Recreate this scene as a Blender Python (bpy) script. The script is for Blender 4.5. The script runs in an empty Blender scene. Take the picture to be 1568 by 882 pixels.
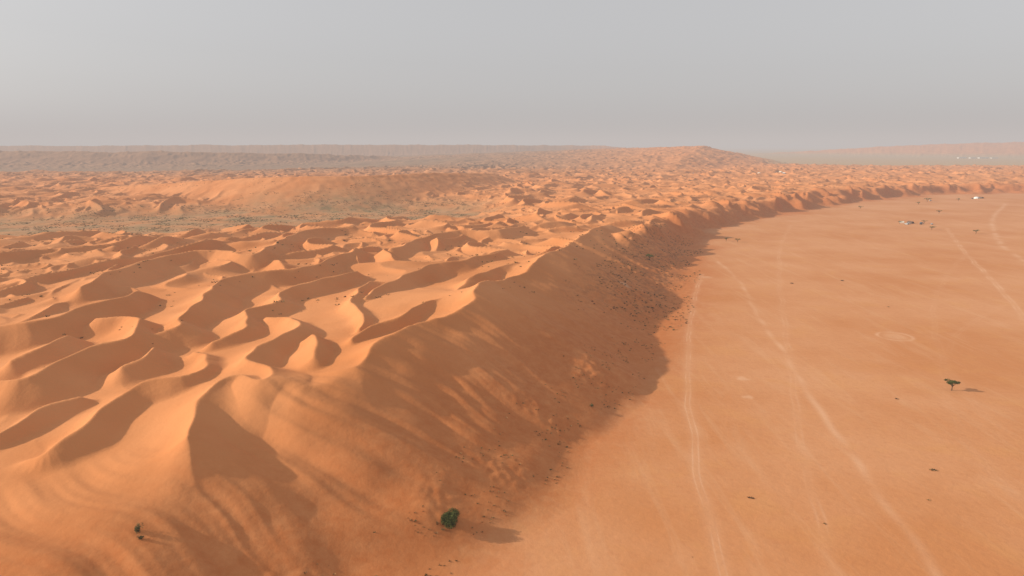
import bpy, math, numpy as np
from math import radians
scene=bpy.context.scene
rng=np.random.default_rng(7)
# ---------------------------------------------------------------- crest lines, world metres (x,y,height)
W={
'R1':[(-51.8,216,27),(-50.4,225.4,29),(-48.6,237.8,31.5),(-42.5,246.7,32),(-34.3,259.4,32),(-23.1,279.1,33),(-16.2,294.7,35),(-15.4,322.3,36),(-7.9,338.5,33),(5.8,376.1,30.5),(17.6,412.5,34),(30.6,445.5,33),(41.7,503.5,28),(71.8,584,31),(92.6,639,27)],
'S1':[(-51.8,216,27),(-48.4,206.5,23),(-42,197,18),(-30.9,189.1,12),(-17.8,182.4,7),(-3.5,173.9,0.5)],
'R2':[(-85.1,166.4,25),(-89.1,177.9,26),(-91.7,191.4,27),(-91.9,203.5,28),(-86.3,208.5,28),(-77.7,201.1,28),(-76,208,28.3),(-82,217,28),(-91.2,224.9,28),(-93.1,240.5,28),(-90,256.4,28),(-87,268.1,28),(-95.6,286,27),(-109,296,25)],
'R2b':[(-64,272,27),(-64,290,28),(-75,313,28),(-78,338,28),(-75,364,28),(-66,370,26)],
'S2':[(-85.1,166.4,25),(-80.5,160.3,21.5),(-75.3,153,17),(-65.5,143.9,12),(-54.5,135.9,6)],
'R8':[(-77,201,28),(-70.4,203.5,28),(-61.7,201.5,27),(-51.8,216,27)],
'R3':[(-127.7,166.2,19),(-122.8,167.1,21),(-120,172.5,23),(-119.4,185.2,24),(-120.6,201.1,25),(-117.3,208.5,26),(-106.9,215.6,26),(-108.4,232.7,25),(-120.7,250.2,23)],
'R4':[(-178.4,209.8,24),(-167.2,212,25),(-157.5,213.6,26),(-155.8,228,27),(-156.3,243.8,27),(-149.3,255.5,28),(-152.8,271.2,28),(-166.6,289.4,27),(-183.1,292.7,25)],
'R5':[(-146.5,264.2,25),(-135.6,274.9,27),(-144.7,288.3,27),(-146.9,315.9,28),(-156.8,349.7,28),(-158.6,375,28),(-146.1,391.2,28),(-126,413.4,28),(-119.2,432.9,28),(-111.7,484,28)],
'R6':[(-222.1,265.5,26),(-210.8,271.8,27),(-199.2,278.7,28),(-197.4,300,28),(-190.4,321.5,28),(-195.1,344.5,27)],
'R7':[(-59.1,249,28),(-55.8,263.7,30),(-47.7,278.1,31),(-37.8,298.7,31),(-29.4,318.5,29)],
'R9':[(-227.5,355.9,26),(-236.8,393.4,28),(-225.5,453.5,29),(-206.8,471.3,29),(-175,453.5,29),(-174.3,496.6,30),(-173.7,575.9,30),(-143.5,613.2,29)],
'R10':[(-71.9,327.5,27),(-62.4,368,29),(-48.6,404,30),(-32.2,420.9,30),(-10.7,462.4,29)],
'R11':[(-86,484,28),(-68.8,533.4,30),(-46.5,575.9,30),(-13.3,575.9,30),(9.5,618,29)],
'R12':[(-118,262,24),(-112,278,26),(-121,300,27),(-112,322,27),(-118,345,27),(-104,372,28),(-92,400,27)],
'R13':[(-29,336,28),(-24,362,30),(-12,388,30),(2,420,29)],
'R14':[(-150,172,19),(-143,180,21),(-141,194,22.5),(-138,204,22.5)],
'R16':[(-182,236,24),(-176,248,26),(-178,262,26)],
'R17':[(-136,228,24),(-132,238,25.5),(-137,250,25)],
'R18':[(-70,228,27),(-72,242,28.5),(-77,256,28)],
}
foot=[(-250,20),(-130,70),(-60,110),(-22,144),(-4,175),(19,218),(42,268),(72,334),(114,439),(160,594),(195,720),(240,830),(333,950),(604,1230),(862,1427),(1100,1480),(1600,1500),(2600,1450),(6000,1400)]
tracks=[([(49.3,144.5),(53.3,168),(60.2,207.6),(73.4,268.2),(93.1,345.9),(114,420),(150.7,531.9)],0.9,0.26,.75),
([(96,125),(100.1,144.5),(105.5,171.4),(112.8,212.5),(122.1,268.2),(134,322.9),(145.6,387.1),(170.5,505.2),(182,594)],0.0,1.5,0.5),
([(299.6,387),(350.6,480.9),(425,631),(534,835.5)],1.2,0.7,0.6),
([(340,400),(402,505),(451.7,594),(517,719),(669.5,950),(864,1200)],0.0,3.0,0.55),
([(70,120),(90,189.9),(116.7,268),(193,481),(266.8,672),(355.7,870.6)],1.0,0.45,0.3),
([(170,150),(176,230),(215,330),(300,470),(430,640)],1.0,0.3,0.2),
([(140,130),(146,180),(170,250),(235,350),(330,440)],0.9,0.3,0.15)]

# ---------------------------------------------------------------- noise
def h2(ix,iy,seed):
    h=(ix.astype(np.uint32)*np.uint32(374761393)+iy.astype(np.uint32)*np.uint32(668265263)+np.uint32(seed*974711+11))
    h=(h^(h>>np.uint32(13)))*np.uint32(1274126177)
    h=h^(h>>np.uint32(16)); h=h*np.uint32(2246822519); h=h^(h>>np.uint32(15))
    return h
TAB=np.linspace(0,2*np.pi,256,endpoint=False); CT=np.cos(TAB).astype(np.float32); ST=np.sin(TAB).astype(np.float32)
def noise(x,y,seed=0):
    xi=np.floor(x); yi=np.floor(y); fx=(x-xi).astype(np.float32); fy=(y-yi).astype(np.float32)
    xi=xi.astype(np.int64); yi=yi.astype(np.int64)
    u=fx*fx*fx*(fx*(fx*6-15)+10); v=fy*fy*fy*(fy*(fy*6-15)+10)
    def g(a,b):
        k=(h2(xi+a,yi+b,seed)&np.uint32(255)).astype(np.int64)
        return CT[k]*(fx-a)+ST[k]*(fy-b)
    n0=g(0,0)*(1-u)+g(1,0)*u; n1=g(0,1)*(1-u)+g(1,1)*u
    return (n0*(1-v)+n1*v)*1.5
def ss(a,b,x):
    t=np.clip((x-a)/(b-a),0,1); return t*t*(3-2*t)
def smax(a,b,k):
    h=np.clip(0.5+0.5*(a-b)/k,0,1); return b*(1-h)+a*h+k*h*(1-h)
def catmull(pts,n=4):
    p=np.array(pts,float); p=np.vstack([2*p[0]-p[1],p,2*p[-1]-p[-2]]); o=[]
    for i in range(1,len(p)-2):
        for j in range(n):
            t=j/n; a,b,c,d=p[i-1:i+3]
            o.append(0.5*((2*b)+(-a+c)*t+(2*a-5*b+4*c-d)*t*t+(-a+3*b-3*c+d)*t**3))
    o.append(p[-2]); return np.array(o)
def pdist(x,y,pl):
    best=np.full(x.shape,1e12); sgn=np.zeros(x.shape); cap=np.zeros(x.shape,bool)
    hs_=np.zeros(x.shape); ws_=np.zeros(x.shape)
    n=len(pl)-1
    for i in range(n):
        a,b=pl[i],pl[i+1]
        dx,dy=b[0]-a[0],b[1]-a[1]; L2=dx*dx+dy*dy+1e-9
        tr=((x-a[0])*dx+(y-a[1])*dy)/L2
        t=np.clip(tr,0,1)
        ex=x-a[0]-t*dx; ey=y-a[1]-t*dy; d2=ex*ex+ey*ey
        perp=((x-a[0])*dy-(y-a[1])*dx)/math.sqrt(L2)
        tol=1e-6*best+1e-7
        m=(d2<best-tol)|((np.abs(d2-best)<=tol)&(np.abs(perp)>np.abs(sgn)))
        c=((tr<0) if i==0 else False)|((tr>1) if i==n-1 else False)
        best=np.where(m,d2,best); sgn=np.where(m,perp,sgn)
        cap=np.where(m,c,cap)
        if len(a)>2:
            wq=math.sqrt(L2)/(d2+6.0)**4
            hs_+=wq*(a[2]+t*(b[2]-a[2])); ws_+=wq
    hh=hs_/np.maximum(ws_,1e-300)
    d=np.sqrt(best)
    s=np.where(cap,sgn/np.maximum(d,1e-4),np.sign(sgn))
    return d,s,hh
def tent(x,y,z,pl,sR,sL,k,reach,bump=2.5,bw=8.0,n=4,wv=0.0,rd=0.0):
    c=catmull(pl,n) if n>1 else np.array(pl,float)
    m=(x>c[:,0].min()-reach)&(x<c[:,0].max()+reach)&(y>c[:,1].min()-reach)&(y<c[:,1].max()+reach)
    if not m.any(): return z
    X=x[m];Y=y[m]
    wx=1.6*noise(X/14,Y/14,71)+wv*noise(X/30,Y/24,73); wy=1.6*noise(X/14,Y/14,72)
    d,s,h=pdist(X+wx,Y+wy,c)
    if rd: d=np.sqrt(d*d+rd*rd)-rd
    if wv: h=h+wv*.25*noise(X/20,Y/20,74)
    w=np.clip(0.5+0.5*s,0,1); w=w*w*(3-2*w)
    left=sL*d+bump*(1-np.exp(-d/bw)); right=sR*d
    v=h-(left*(1-w)+right*w)
    z=z.copy(); z[m]=smax(v,z[m],k); return z
def dunes(x,y,lam,seed,ang=0.0,wamp=0.68):
    ca,sa=math.cos(ang),math.sin(ang)
    X=x*ca+y*sa; Y=-x*sa+y*ca
    w=wamp*noise(X/lam/1.4,Y/(lam*0.88),seed)+0.9*noise(X/lam/4,Y/lam/3,seed+1)+0.07*noise(X/lam*2.2,Y/lam*2.0,seed+2)
    t=(X/lam+w); t=t-np.floor(t)
    a=0.68
    up=np.power(t/a,2.3); q=np.clip((t-a)/(1-a),0,1); dn=np.power(1-q,1.25)
    p=np.where(t<a,up,dn)
    am=0.62+0.8*noise(X/lam/1.1,Y/lam/1.0,seed+3)
    return p*np.clip(am,0.08,1.3)

def terrain(x,y):
    x=np.asarray(x,float); y=np.asarray(y,float)
    fd,fs,_=pdist(x,y,[(a,b) for a,b in foot]); d=-fd*np.sign(fs)
    d0=d.copy()
    rt=ss(560,800,y)
    d=d+4*noise(x/35,y/35,40)+1.5*noise(x/12,y/12,41)+(20*noise(x/60,y/60,42)+12*noise(x/28,y/28,43))*rt
    Wd=90-48*ss(480,680,y)
    u=np.clip(d/Wd,0,1)
    ramp=ss(0,1,u)
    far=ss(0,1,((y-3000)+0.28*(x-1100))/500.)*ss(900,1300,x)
    near=1-ss(300,520,np.hypot(x,y))
    base=(20-3*ss(650,900,y)*ss(150,400,x)-5*near*ss(-60,-100,x)+2*noise(x/150,y/150,5)+5*noise(x/600,y/600,6)*ss(600,1200,y))
    v1,_,_=pdist(x,y,[(-1200,500),(-600,720),(-400,800),(-170,920)])
    V1=1-ss(80,210,v1+40*noise(x/120,y/120,8))
    v2,_,_=pdist(x,y,[(-4500,2000),(-2200,2350),(-1100,2600),(-500,3300)])
    V2=1-ss(150,520,v2)
    v3,_,_=pdist(x,y,[(-4500,3900),(-1500,4300),(500,5200)]); V3=1-ss(200,700,v3)
    V=np.maximum(V1,np.maximum(V2,V3))
    base=base*(1-0.65*V1)*(1-0.85*V2)*(1-0.7*V3)
    A=8.2*ss(0.45-.2*rt,1.0-.25*rt,d/Wd)*(1-0.86*V)
    d1=dunes(x,y,41,100,0.15); d2=dunes(x,y,54,200,-0.35); d3=dunes(x,y,23,300,0.5)
    mx=ss(-0.25,0.25,noise(x/220,y/220,9))
    D=np.maximum(d1*(1-0.5*mx),d2*1.15*(0.45+0.55*mx)); D=np.maximum(D,(0.5-.2*near)*d3)
    z=base*ramp+A*D*(1-0.5*near)
    z=z*(1-far)
    z=np.where(d<=0,0,z)
    for k,pl in W.items():
        if k=='S1': z=tent(x,y,z,pl,0.44,0.30,2.6,90,1.6,5,rd=.8)
        elif k=='S2': z=tent(x,y,z,pl,0.54,0.25,1.6,90,3.6,5,rd=.6)
        elif k=='R8': z=tent(x,y,z,pl,0.40,0.2,3.5,120,0,6,rd=2)
        elif k=='R1': z=tent(x,y,z,pl,0.455,0.07,2.0,140,5.5,8,wv=1.5,rd=.4)
        elif k in('R2','R3'): z=tent(x,y,z,pl,0.50,0.06,1.2,120,6.0,7,rd=.4)
        else: z=tent(x,y,z,pl,0.58,0.06,1.0,120,6.3,7,wv=3,rd=.4)
    gn=8*noise(x/160,y/160,20)+5*noise(x/70,y/70,21)
    big=[([(-1150,1330,12),(-806,1243,22),(-520,1135,42),(-359,1080,51),(-253,1105,52),(-150,1260,50),(-40,1520,40)],.34,.1,500,.25),
         ([(-5500,2900,72),(-3500,3000,75),(-2000,3200,72),(-1200,3500,58),(-700,3900,40)],.28,.06,1500,1),
         ([(520,2150,22),(560,2350,30),(660,2700,48),(790,3050,68),(930,3450,84),(1100,4000,90),(1250,5000,88)],.2,.03,2200,1.2),
         ([(-9000,6000,100),(-4000,5600,98),(-1000,6000,106),(900,6800,98)],.2,.03,3000,1),
         ([(3000,7500,30),(4000,7300,95),(5000,7200,130),(6500,7500,150),(9000,7500,150)],.07,.06,4000,1)]
    for pl,sr,sl,reach,kn in big:
        zz=tent(x,y,np.full(x.shape,-500.),pl,sr,sl,4,reach,0,8)
        m=ss(-20,30,zz)
        z=smax(zz+gn*0.7*m*kn+4*A/7.0*D*kn,z,6)
    sl=ss(0.02,0.3,u)*(1-ss(0.6,0.95,d/Wd))
    al=x*0.47+y*0.88+6*noise(x/40,y/40,37)
    z=z+sl*(1.4*noise(d0/100,al/17,30)+0.75*noise(d0/60,al/6.5,36)+.22*noise(d0/30,al/2.6,38))
    hum=ss(-6,5,d)*(1-ss(10,26,d))*ss(-0.1,0.35,noise(x/28,y/28,34))
    z=z+hum*(0.3+0.45*noise(x/2.6,y/2.6,32)+0.3*noise(x/6,y/6,35))*.7
    pt=ss(340,420,y)*(1-ss(640,720,y))*ss(5,20,d)*(1-ss(48,66,d))
    z=z+pt*(0.6*noise(x/6,y/6,39)+.35*noise(x/2.8,y/2.8,44))
    z=np.maximum(z,0)
    return z,d,V,V1,D,A

# ---------------------------------------------------------------- ground sheet
ang=np.concatenate([np.linspace(-180,-47,50)[:-1],np.linspace(-47,47,1280),np.linspace(47,180,50)[1:-1]])
ang=np.radians(ang)
rad=np.concatenate([np.geomspace(3,95,20)[:-1],np.geomspace(95,5000,1180)[:-1],np.geomspace(5000,70000,120)])
NA,NR=len(ang),len(rad)
Rr,Aa=np.meshgrid(rad,ang,indexing='ij')
X=(Rr*np.sin(Aa)).ravel(); Y=(Rr*np.cos(Aa)).ravel()
Z,D,V,V1,DD,AA=terrain(X,Y)
trk=np.zeros(X.shape)
for pl,off,wd,st in tracks:
    c=catmull(pl,6)
    m=(X>c[:,0].min()-12)&(X<c[:,0].max()+12)&(Y>c[:,1].min()-12)&(Y<c[:,1].max()+12)&(D<4)
    xx,yy=X[m],Y[m]
    dd,_,_=pdist(xx+1.6*noise(xx/30,yy/30,55),yy,c)
    r=np.exp(-((dd-off)/wd)**2)*st*(0.6+0.9*noise(xx/18,yy/18,56))
    if off>0: r=np.maximum(r,0.3*st*np.exp(-(dd/2.2)**2))
    trk[m]=np.maximum(trk[m],r)
rc=np.hypot(X-204.8,Y-352.2)
trk=np.maximum(trk,np.exp(-((rc-8.5)/1.0)**2)*0.7*(0.7+0.6*noise(X/5,Y/5,57)))
trk=np.maximum(trk,(1-ss(3,8.5,rc))*0.35)
for cx,cy,r0 in [(101,285,4),(72,430,6),(150,520,7),(96,262,3)]:
    trk=np.maximum(trk,(1-ss(r0*.2,r0,np.hypot(X-cx,Y-cy)+2*noise(X/3,Y/3,58)))*0.5)
trk=np.clip(trk,0,1)
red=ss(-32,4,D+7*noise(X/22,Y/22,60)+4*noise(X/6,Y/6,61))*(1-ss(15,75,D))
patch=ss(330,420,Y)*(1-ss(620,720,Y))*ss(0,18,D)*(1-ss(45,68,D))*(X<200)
co=np.empty((X.size,3),np.float32); co[:,0]=X;co[:,1]=Y;co[:,2]=Z
i=np.arange(NR-1)[:,None]*NA; j=np.arange(NA)[None,:]; j2=(j+1)%NA
q=np.stack([i+j,i+j2,i+NA+j2,i+NA+j],-1).reshape(-1,4).astype(np.int32)
me=bpy.data.meshes.new('desert_ground')
me.vertices.add(len(co)); me.vertices.foreach_set('co',co.ravel())
me.loops.add(q.size); me.loops.foreach_set('vertex_index',q.ravel())
me.polygons.add(len(q)); me.polygons.foreach_set('loop_start',np.arange(0,q.size,4,dtype=np.int32))
me.polygons.foreach_set('use_smooth',np.ones(len(q),bool))
me.update(calc_edges=True)
if me.polygons[len(q)//2].normal.z<0: me.flip_normals()
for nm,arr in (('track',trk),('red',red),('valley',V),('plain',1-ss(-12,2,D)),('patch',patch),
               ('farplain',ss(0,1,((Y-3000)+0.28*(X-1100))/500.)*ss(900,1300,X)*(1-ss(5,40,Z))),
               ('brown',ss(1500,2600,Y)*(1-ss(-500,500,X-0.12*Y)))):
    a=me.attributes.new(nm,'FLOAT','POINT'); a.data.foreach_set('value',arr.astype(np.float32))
ob=bpy.data.objects.new('desert_terrain',me); scene.collection.objects.link(ob)

def newmat(n):
    m=bpy.data.materials.new(n); m.use_nodes=True; return m,m.node_tree,m.node_tree.nodes['Principled BSDF']
mat,nt,b=newmat('sand'); N=nt.nodes; L=nt.links
b.inputs['Roughness'].default_value=.95; b.inputs['Specular IOR Level'].default_value=0.1
geo=N.new('ShaderNodeNewGeometry')
def attr(n):
    a=N.new('ShaderNodeAttribute'); a.attribute_name=n; return a.outputs['Fac']
def nz(scale,det=4,rough=.55,vec=None,dist=0):
    t=N.new('ShaderNodeTexNoise'); t.inputs['Scale'].default_value=scale; t.inputs['Detail'].default_value=det; t.inputs['Roughness'].default_value=rough; t.inputs['Distortion'].default_value=dist
    L.new(vec or geo.outputs['Position'],t.inputs['Vector']); return t.outputs['Fac']
def mr(v,a,b_,c=0,d=1):
    m=N.new('ShaderNodeMapRange'); L.new(v,m.inputs[0]); m.inputs[1].default_value=a;m.inputs[2].default_value=b_;m.inputs[3].default_value=c;m.inputs[4].default_value=d; return m.outputs[0]
def mul(a,c):
    m=N.new('ShaderNodeMath'); m.operation='MULTIPLY'; L.new(a,m.inputs[0])
    if isinstance(c,float): m.inputs[1].default_value=c
    else: L.new(c,m.inputs[1])
    return m.outputs[0]
def mix(f,a,c):
    m=N.new('ShaderNodeMix'); m.data_type='RGBA'
    if isinstance(f,float): m.inputs[0].default_value=f
    else: L.new(f,m.inputs[0])
    for k,v in ((6,a),(7,c)):
        if isinstance(v,tuple): m.inputs[k].default_value=v+(1,)
        else: L.new(v,m.inputs[k])
    return m.outputs[2]
dune=mix(mr(nz(.02,3),.35,.65),(.60,.228,.080),(.68,.283,.112))
plainc=mix(mr(nz(.011,6,.62),.38,.62),(.58,.238,.092),(.65,.305,.145))
plainc=mix(mr(nz(.045,5,.6,None,.6),.52,.72,0,.45),plainc,(.65,.30,.108))
plainc=mix(mr(nz(.35,5,.65),.5,.8,0,.4),plainc,(.50,.185,.072))
mp=N.new('ShaderNodeMapping'); mp.inputs['Rotation'].default_value=(0,0,radians(24)); mp.inputs['Scale'].default_value=(1,.12,1); L.new(geo.outputs['Position'],mp.inputs[0])
plainc=mix(mr(nz(.12,5,.65,mp.outputs[0],.8),.52,.78,0,.35),plainc,(.72,.41,.23))
c=mix(attr('plain'),dune,plainc)
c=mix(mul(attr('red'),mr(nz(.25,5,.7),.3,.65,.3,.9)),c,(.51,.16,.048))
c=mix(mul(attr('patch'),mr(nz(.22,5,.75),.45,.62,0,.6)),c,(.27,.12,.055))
vc=mix(mr(nz(.05,5,.7),.42,.66),(.42,.24,.125),(.20,.175,.09))
c=mix(mul(attr('valley'),mr(nz(.02,4,.7),.35,.6,.3,.88)),c,vc)
c=mix(mul(attr('brown'),.75),c,(.27,.165,.10))
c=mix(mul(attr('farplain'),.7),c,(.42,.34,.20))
c=mix(mul(attr('track'),.7),c,(.80,.50,.32))
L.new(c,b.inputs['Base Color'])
bp=N.new('ShaderNodeBump'); bp.inputs['Strength'].default_value=.3; bp.inputs['Distance'].default_value=.5
ad=N.new('ShaderNodeMath'); ad.operation='ADD'; L.new(nz(.5,6,.6),ad.inputs[0]); L.new(mul(nz(.08,3,.5),1.4),ad.inputs[1])
L.new(ad.outputs[0],bp.inputs['Height']); L.new(bp.outputs[0],b.inputs['Normal'])
me.materials.append(mat)

# ---------------------------------------------------------------- materials
def simple(n,col,rough=.8,var=0.0,sc=1.0,metal=0):
    m,nt,b=newmat(n); b.inputs['Roughness'].default_value=rough; b.inputs['Metallic'].default_value=metal
    t=nt.nodes.new('ShaderNodeTexNoise'); t.inputs['Scale'].default_value=sc
    g=nt.nodes.new('ShaderNodeNewGeometry'); nt.links.new(g.outputs['Position'],t.inputs['Vector'])
    r=nt.nodes.new('ShaderNodeValToRGB'); r.color_ramp.elements[0].position=.35; r.color_ramp.elements[1].position=.65
    r.color_ramp.elements[0].color=tuple(v*(1-var) for v in col)+(1,); r.color_ramp.elements[1].color=tuple(min(1,v*(1+var)) for v in col)+(1,)
    nt.links.new(t.outputs['Fac'],r.inputs[0]); nt.links.new(r.outputs[0],b.inputs['Base Color'])
    b.inputs['Specular IOR Level'].default_value=.15 if rough>.7 else .5
    return m
m_leaf=simple('foliage_green',(.10,.11,.03),.8,.4,1.2)
m_olive=simple('foliage_olive',(.13,.12,.05),.85,.4,.8)
m_dry=simple('dry_grass',(.32,.20,.09),.9,.3,.6)
m_bark=simple('bark',(.11,.075,.045),.9,.3,4)
m_white=simple('white_paint',(.78,.77,.74),.4,.04,3)
m_dark=simple('dark_paint',(.05,.055,.06),.35,.1,3)
m_grey=simple('grey_paint',(.30,.31,.32),.4,.05,3)
m_glass=simple('window_glass',(.03,.04,.05),.1,.05,3)
m_tyre=simple('tyre_rubber',(.03,.03,.03),.9,.1,3)
m_canvas=simple('canvas',(.62,.56,.46),.9,.1,1)
m_brownc=simple('brown_canvas',(.16,.10,.07),.9,.2,1)

def build(name,verts,faces,mats,mi=None,smooth=False,loc=(0,0,0),parent=None):
    m=bpy.data.meshes.new(name); m.from_pydata([tuple(v) for v in verts],[],[tuple(f) for f in faces])
    for k in mats: m.materials.append(k)
    if mi is not None: m.polygons.foreach_set('material_index',np.array(mi,np.int32))
    if smooth: m.polygons.foreach_set('use_smooth',np.ones(len(m.polygons),bool))
    m.update(); o=bpy.data.objects.new(name,m); o.location=loc; scene.collection.objects.link(o)
    if parent: o.parent=parent
    return o
def hz_at(x,y): return float(terrain(np.array([x]),np.array([y]))[0][0])

def leaves(n,blobs,size,flat=0.5):
    k=rng.integers(0,len(blobs),n); B=np.array(blobs)[k]
    v=rng.normal(size=(n,3)); v/=np.linalg.norm(v,axis=1)[:,None]
    r=rng.uniform(.2,1.05,n)**.6
    c=B[:,:3]+v*B[:,3:6]*r[:,None]
    a=rng.normal(size=(n,3)); a[:,2]*=flat; a/=np.linalg.norm(a,axis=1)[:,None]
    t=rng.normal(size=(n,3)); bb=np.cross(a,t); bb/=np.linalg.norm(bb,axis=1)[:,None]
    s=(size*rng.uniform(.6,1.4,n))[:,None]
    V_=np.stack([c-a*s,c+bb*s*.6,c+a*s,c-bb*s*.6],1).reshape(-1,3)
    F_=np.arange(n*4).reshape(-1,4); return V_,F_
def limb(p0,p1,r0,r1,seg=6):
    p0=np.array(p0,float);p1=np.array(p1,float); d=p1-p0; d/=np.linalg.norm(d)
    a=np.cross(d,[.3,.9,.2]); a/=np.linalg.norm(a); b_=np.cross(d,a)
    vs=[];
    for p,r in((p0,r0),(p1,r1)):
        for k in range(seg):
            t=2*math.pi*k/seg; vs.append(p+(a*math.cos(t)+b_*math.sin(t))*r)
    fs=[(k,(k+1)%seg,seg+(k+1)%seg,seg+k) for k in range(seg)]
    return np.array(vs),fs
def join(parts):
    V_=[];F_=[];M_=[];o=0
    for v,f,m in parts:
        V_.append(np.asarray(v)); F_+= [tuple(int(q)+o for q in ff) for ff in f]; M_+=[m]*len(f); o+=len(v)
    return np.vstack(V_),F_,M_
def acacia(x,y,h,w,n,name='acacia_tree',z=None):
    P=[]; fork=np.array([rng.normal()*.06*h,0,h*.36])
    P.append((*limb((0,0,-.3),fork,h*.05,h*.035),0))
    blobs=[]; nl=7
    for k in range(nl):
        a=2*math.pi*k/nl+rng.uniform(-.4,.4); rr=w*.5*rng.uniform(.3,.75)
        mid=fork+np.array([math.cos(a)*rr*.45,math.sin(a)*rr*.45,h*.2])
        tip=np.array([math.cos(a)*rr,math.sin(a)*rr,h*rng.uniform(.66,.88)])
        P.append((*limb(fork,mid,h*.024,h*.017),0)); P.append((*limb(mid,tip,h*.017,h*.006),0))
        blobs.append([*tip,w*.17*rng.uniform(.8,1.3),w*.17*rng.uniform(.8,1.3),h*.13])
        t2=tip+np.array([rng.normal()*w*.12,rng.normal()*w*.12,h*.05]); P.append((*limb(mid,t2,h*.012,h*.005),0))
        blobs.append([*t2,w*.13,w*.13,h*.10])
    blobs.append([0,0,h*.85,w*.2,w*.2,h*.13])
    v,f=leaves(n,blobs,max(.14,w*.022),.6); P.append((v,f,1))
    V_,F_,M_=join(P)
    return build(name,V_,F_,[m_bark,m_leaf],M_,loc=(x,y,hz_at(x,y) if z is None else z))
def bush(x,y,w,h,n,name='desert_bush',leaf=None):
    blobs=[[rng.normal()*w*.19,rng.normal()*w*.19,h*rng.uniform(.2,.6),w*.2*rng.uniform(.7,1.2),w*.2*rng.uniform(.7,1.2),h*.32] for _ in range(16)]
    v,f=leaves(n,blobs,max(.09,w*.02),1); P=[(v,f,1)]
    for bl in blobs: P.append((*limb((0,0,-.2),bl[:3],w*.012,w*.006),0))
    V_,F_,M_=join(P); return build(name,V_,F_,[m_bark,leaf or m_leaf],M_,loc=(x,y,hz_at(x,y)))
acacia(183.2,269.7,4.6,5.6,2600)
for x,y,h,w in [(559,1099,5,8),(752,1242,7,13),(640,1025,5,9),(508,823,4.5,9),(536,785,5,8.5),(540,893,4,7),(238,715,4,7),(228,722,4,6),(505,888,4,6),(820,1260,5,8),(700,1180,5,8)]:
    acacia(x,y,h,w,500)
acacia(113,553,5,9,900)
bush(-16.5,161,6.8,3.4,9000)
bush(-83,137.5,1.7,2.4,800,leaf=m_olive); bush(-81.5,135.5,1.3,1.0,300,leaf=m_olive); bush(30,242,2.0,1.2,500,leaf=m_olive)

# ---------------------------------------------------------------- scrub
def scrub(name,pts,sizes,nb,mats,pick,hgt=.8):
    n=len(pts); zz=terrain(pts[:,0],pts[:,1])[0]
    N_=n*nb; idx=np.repeat(np.arange(n),nb)
    s=sizes[idx]; a=rng.uniform(0,2*np.pi,N_); r=rng.uniform(0,.5,N_)
    base=np.stack([pts[idx,0]+np.cos(a)*r*s*.8,pts[idx,1]+np.sin(a)*r*s*.8,zz[idx]-.05],1)
    lean=np.stack([np.cos(a)*r*1.3,np.sin(a)*r*1.3,np.ones(N_)*hgt*rng.uniform(.5,1.1,N_)],1)*s[:,None]*.7
    t=rng.uniform(0,2*np.pi,N_); side=np.stack([np.cos(t),np.sin(t),np.zeros(N_)],1)*(s*rng.uniform(.10,.2,N_))[:,None]
    m=base+lean*.55
    V_=np.stack([base,m+side,base+lean,m-side],1).reshape(-1,3).astype(np.float32)
    me=bpy.data.meshes.new(name); me.vertices.add(N_*4); me.vertices.foreach_set('co',V_.ravel())
    me.loops.add(N_*4); me.loops.foreach_set('vertex_index',np.arange(N_*4,dtype=np.int32))
    me.polygons.add(N_); me.polygons.foreach_set('loop_start',np.arange(0,N_*4,4,dtype=np.int32))
    for k in mats: me.materials.append(k)
    mi=rng.choice(len(mats),n,p=pick)[idx]; me.polygons.foreach_set('material_index',mi.astype(np.int32))
    me.update(calc_edges=True); o=bpy.data.objects.new(name,me); scene.collection.objects.link(o)
def sample(n,xa,xb,ya,yb,cond):
    x=rng.uniform(xa,xb,n); y=rng.uniform(ya,yb,n)
    z,d,V,V1,DD_,AA_=terrain(x,y); k=cond(x,y,z,d,V1,DD_); return np.stack([x[k],y[k]],1)
A1=sample(36000,-100,110,118,440,lambda x,y,z,d,v,q:(d>-7)&(d<22)&(noise(x/11,y/11,81)>.08)&(rng.uniform(size=x.size)<.4*(1-ss(8,22,d))+.008))
scrub('foot_scrub',A1,rng.uniform(.2,.8,len(A1)),14,[m_olive,m_dry,m_leaf],[.25,.70,.05])
A2=sample(12000,20,190,340,720,lambda x,y,z,d,v,q:(d>-8)&(d<62)&(noise(x/30,y/30,82)>-.15)&(rng.uniform(size=x.size)<.5*ss(340,420,y)))
scrub('slope_scrub',A2,rng.uniform(.4,1.3,len(A2)),12,[m_olive,m_dry,m_bark],[.35,.4,.25])
A3=sample(70000,-1000,-60,400,1100,lambda x,y,z,d,v,q:(v>.2)&(noise(x/35,y/35,83)+.5*noise(x/12,y/12,84)>.05)&(rng.uniform(size=x.size)<.65))
scrub('valley_scrub',A3,rng.uniform(.7,2.2,len(A3)),8,[m_olive,m_dry,m_bark],[.6,.25,.15],.6)
A4=sample(80000,-700,900,230,1900,lambda x,y,z,d,v,q:(d>60)&(q<.3)&(noise(x/50,y/50,85)>.0)&(rng.uniform(size=x.size)<.5*ss(200,480,y)+.07))
scrub('dune_scrub',A4,rng.uniform(.6,2.2,len(A4)),8,[m_olive,m_dry,m_bark],[.6,.15,.25],.6)
A5=sample(900,20,800,130,1300,lambda x,y,z,d,v,q:(d<-15)&(rng.uniform(size=x.size)<.22))
A5=np.vstack([A5,[(68.9,181.3),(132,198.4),(84.3,167.4),(120,179.9),(206.9,495),(249,505),(155,260),(237.9,420),(69.6,181),(132.7,198.6),(133.2,198.2)]])
sz=rng.uniform(.15,.4,len(A5)); sz[-11:]=[1.0,1.1,.8,.8,1.6,1.6,1.0,1.2,.8,.9,.8]
scrub('plain_scrub',A5,sz,26,[m_dry,m_bark,m_olive],[.4,.45,.15],.6)

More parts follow.
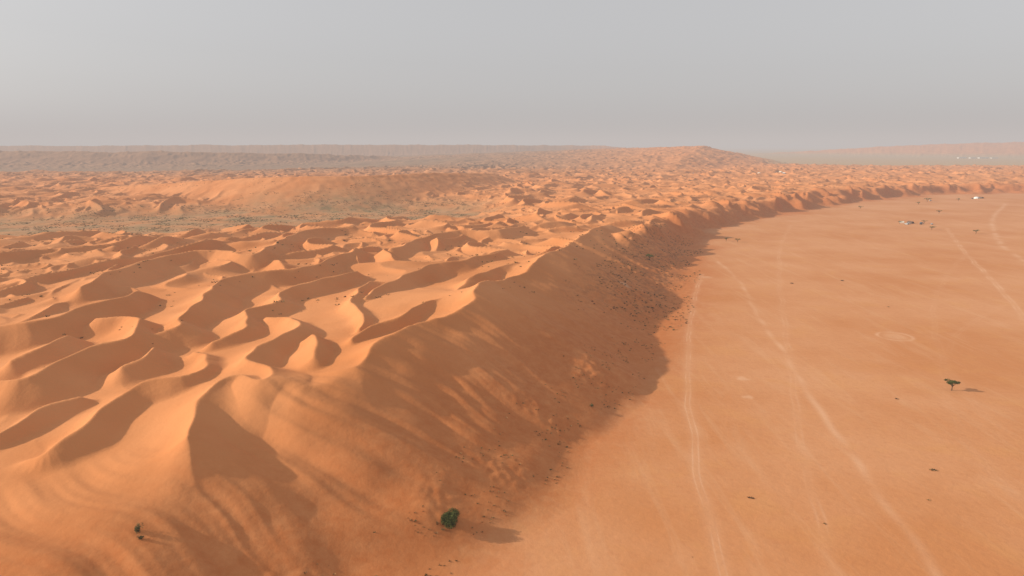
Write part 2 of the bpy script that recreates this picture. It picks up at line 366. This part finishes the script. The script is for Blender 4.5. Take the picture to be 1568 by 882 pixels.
# ---------------------------------------------------------------- vehicles, tents, camp
def boxv(x0,x1,y0,y1,z0,z1,tx=0,ty=0):
    v=[(x0,y0,z0),(x1,y0,z0),(x1,y1,z0),(x0,y1,z0),(x0+tx,y0+ty,z1),(x1-tx,y0+ty,z1),(x1-tx,y1-ty,z1),(x0+tx,y1-ty,z1)]
    f=[(3,2,1,0),(4,5,6,7),(0,1,5,4),(1,2,6,5),(2,3,7,6),(3,0,4,7)]; return v,f
def cyl(c,r,w,seg=14):
    v=[];
    for s in(-w/2,w/2):
        for k in range(seg):
            t=2*math.pi*k/seg; v.append((c[0]+r*math.cos(t),c[1]+s,c[2]+r*math.sin(t)))
    f=[(k,(k+1)%seg,seg+(k+1)%seg,seg+k) for k in range(seg)]+[tuple(range(seg))[::-1],tuple(range(seg,2*seg))]
    return v,f
def vehicle(x,y,rot,paint,name='offroad_vehicle'):
    P=[(*boxv(-2.35,2.35,-.93,.93,.5,1.12,.06,.04),0),(*boxv(-2.2,.95,-.86,.86,1.123,1.82,.32,.14),1),(*boxv(-1.85,.6,-.7,.7,1.823,1.9,.05,.05),0),
       (*boxv(-2.45,-2.36,-.85,.85,.5,.75),3),(*boxv(2.36,2.45,-.85,.85,.5,.75),3)]
    for px in(-2.0,-1.0,.25):
        for s in(-.87,.8): P.append((*boxv(px-.05,px+.05,s,s+.07,1.123,1.8),0))
    for px in(-1.45,1.45):
        for s in(-.85,.85): P.append((*cyl((px,s,.42),.42,.26),3))
    V_,F_,M_=join(P); o=build(name,V_,F_,[paint,m_glass,m_grey,m_tyre],M_,loc=(x,y,hz_at(x,y))); o.rotation_euler=(0,0,rot); return o
def ridge_tent(x,y,w,l,h,rot,m,name='canvas_tent'):
    v=[(-w/2,-l/2,0),(w/2,-l/2,0),(w/2,l/2,0),(-w/2,l/2,0),(-w/2,-l/2,h*.5),(w/2,-l/2,h*.5),(w/2,l/2,h*.5),(-w/2,l/2,h*.5),(0,-l/2,h),(0,l/2,h),
       (-.5,-l/2-.02,0),(.5,-l/2-.02,0),(.4,-l/2-.02,h*.62),(-.4,-l/2-.02,h*.62)]
    f=[(0,4,7,3),(1,2,6,5),(4,8,9,7),(5,6,9,8),(0,1,5,8,4),(3,7,9,6,2),(10,11,12,13)]
    o=build(name,v,f,[m,m_dark],[0]*6+[1],loc=(x,y,hz_at(x,y))); o.rotation_euler=(0,0,rot); return o
def dome_tent(x,y,r):
    v=[];f=[];nu,nv=18,6
    for a in range(nv+1):
        ph=a/nv*math.pi/2
        for k in range(nu):
            t=2*math.pi*k/nu; rr=r*math.cos(ph)*(1+.03*(k%2)); v.append((rr*math.cos(t),rr*math.sin(t),r*.72*math.sin(ph)))
    for a in range(nv):
        for k in range(nu): f.append((a*nu+k,a*nu+(k+1)%nu,(a+1)*nu+(k+1)%nu,(a+1)*nu+k))
    d,fd=boxv(-1,1,-r-.5,-r+.6,0,2.2,.2,0)
    V_,F_,M_=join([(v,f,0),(d,fd,1)]); return build('dome_tent',V_,F_,[m_white,m_grey],M_,smooth=False,loc=(x,y,hz_at(x,y)))
vehicle(516,886,.3,m_white); vehicle(528,880,1.2,m_dark); vehicle(535,890,.1,m_grey); vehicle(509,879,2.0,m_white); vehicle(541,878,.8,m_white)
ridge_tent(522,893,5,7,3,.4,m_brownc); ridge_tent(513,897,4,5,2.6,1.2,m_canvas)
dome_tent(893,1320,5); ridge_tent(905,1325,5,8,3,.2,m_brownc); vehicle(880,1312,.5,m_dark); vehicle(770,1262,.2,m_white)
for x,y,r,m in [(506,1906,.2,m_dark),(498,1900,1,m_white),(709,1996,.5,m_white)]: vehicle(x,y,r,m)
for x,y,m in [(512,1912,m_brownc),(716,2004,m_canvas),(758,1952,m_canvas),(770,1958,m_white),(750,1960,m_brownc)]: ridge_tent(x,y,6,9,4,.4,m)
def hall(x,y,w,d,h):
    P=[(*boxv(-w/2,w/2,-d/2,d/2,0,h),0),(*boxv(-w/2-.5,w/2+.5,-d/2-.5,d/2+.5,h+.003,h+1.2,0,d*.3),1)]
    k=int(w//8)
    for i in range(k):
        cx=-w/2+(i+.5)*w/k; P.append((*boxv(cx-1.2,cx+1.2,-d/2-.06,-d/2-.01,1.5,h*.7),2))
    V_,F_,M_=join(P); build('white_building',V_,F_,[m_white,m_grey,m_glass],M_,loc=(x,y,hz_at(x,y)))
for k,(w,h) in enumerate([(60,6),(45,5),(75,6),(50,5)]): hall(3560+k*75,5500-k*15,w,25,h)

# ---------------------------------------------------------------- haze layer for dusty air: absorbing volume, its emission stands in for scattered light
bpy.ops.mesh.primitive_cube_add(size=1,location=(0,0,150)); hzo=bpy.context.object; hzo.name='emissive_haze'; hzo.scale=(130000,130000,400)
hm=bpy.data.materials.new('haze'); hm.use_nodes=True; nt=hm.node_tree; nt.nodes.clear()
o=nt.nodes.new('ShaderNodeOutputMaterial'); ab=nt.nodes.new('ShaderNodeVolumeAbsorption'); em=nt.nodes.new('ShaderNodeEmission'); ad=nt.nodes.new('ShaderNodeAddShader')
S=1/7200
ab.inputs['Color'].default_value=(0,0,0,1); ab.inputs['Density'].default_value=S
em.inputs['Color'].default_value=(.545,.500,.482,1); em.inputs['Strength'].default_value=S
nt.links.new(ab.outputs[0],ad.inputs[0]); nt.links.new(em.outputs[0],ad.inputs[1]); nt.links.new(ad.outputs[0],o.inputs['Volume'])
hzo.data.materials.append(hm)
# world: dusty, nearly uniform sky blended over the Nishita sky
EL=21.8
w=bpy.data.worlds.new('World'); scene.world=w; w.use_nodes=True; nt=w.node_tree
sky=nt.nodes.new('ShaderNodeTexSky'); sky.sky_type='NISHITA'; sky.sun_disc=False; sky.sun_elevation=radians(EL); sky.sun_rotation=radians(-90); sky.dust_density=3; sky.air_density=1
hs=nt.nodes.new('ShaderNodeHueSaturation'); hs.inputs['Saturation'].default_value=.25; hs.inputs['Value'].default_value=1.35
nt.links.new(sky.outputs[0],hs.inputs['Color'])
mx=nt.nodes.new('ShaderNodeMix'); mx.data_type='RGBA'; mx.inputs[0].default_value=.70; mx.inputs[7].default_value=(3.4,3.38,3.45,1)
nt.links.new(hs.outputs[0],mx.inputs[6])
bg=nt.nodes['Background']; nt.links.new(mx.outputs[2],bg.inputs[0]); bg.inputs[1].default_value=.15
sl=bpy.data.lights.new('sun','SUN'); sl.energy=5.0; sl.angle=radians(.7); sl.color=(1,.885,.72)
so=bpy.data.objects.new('sun',sl); so.rotation_euler=(0,radians(-(90-EL)),0); scene.collection.objects.link(so)
cam=bpy.data.cameras.new('camera'); cam.lens=24; cam.sensor_width=36; cam.clip_end=200000; cam.clip_start=1
c=bpy.data.objects.new('camera',cam); c.location=(0,0,100); c.rotation_euler=(radians(90-11.8),0,0); scene.collection.objects.link(c); scene.camera=c
scene.view_settings.view_transform='Standard'; scene.view_settings.look='None'
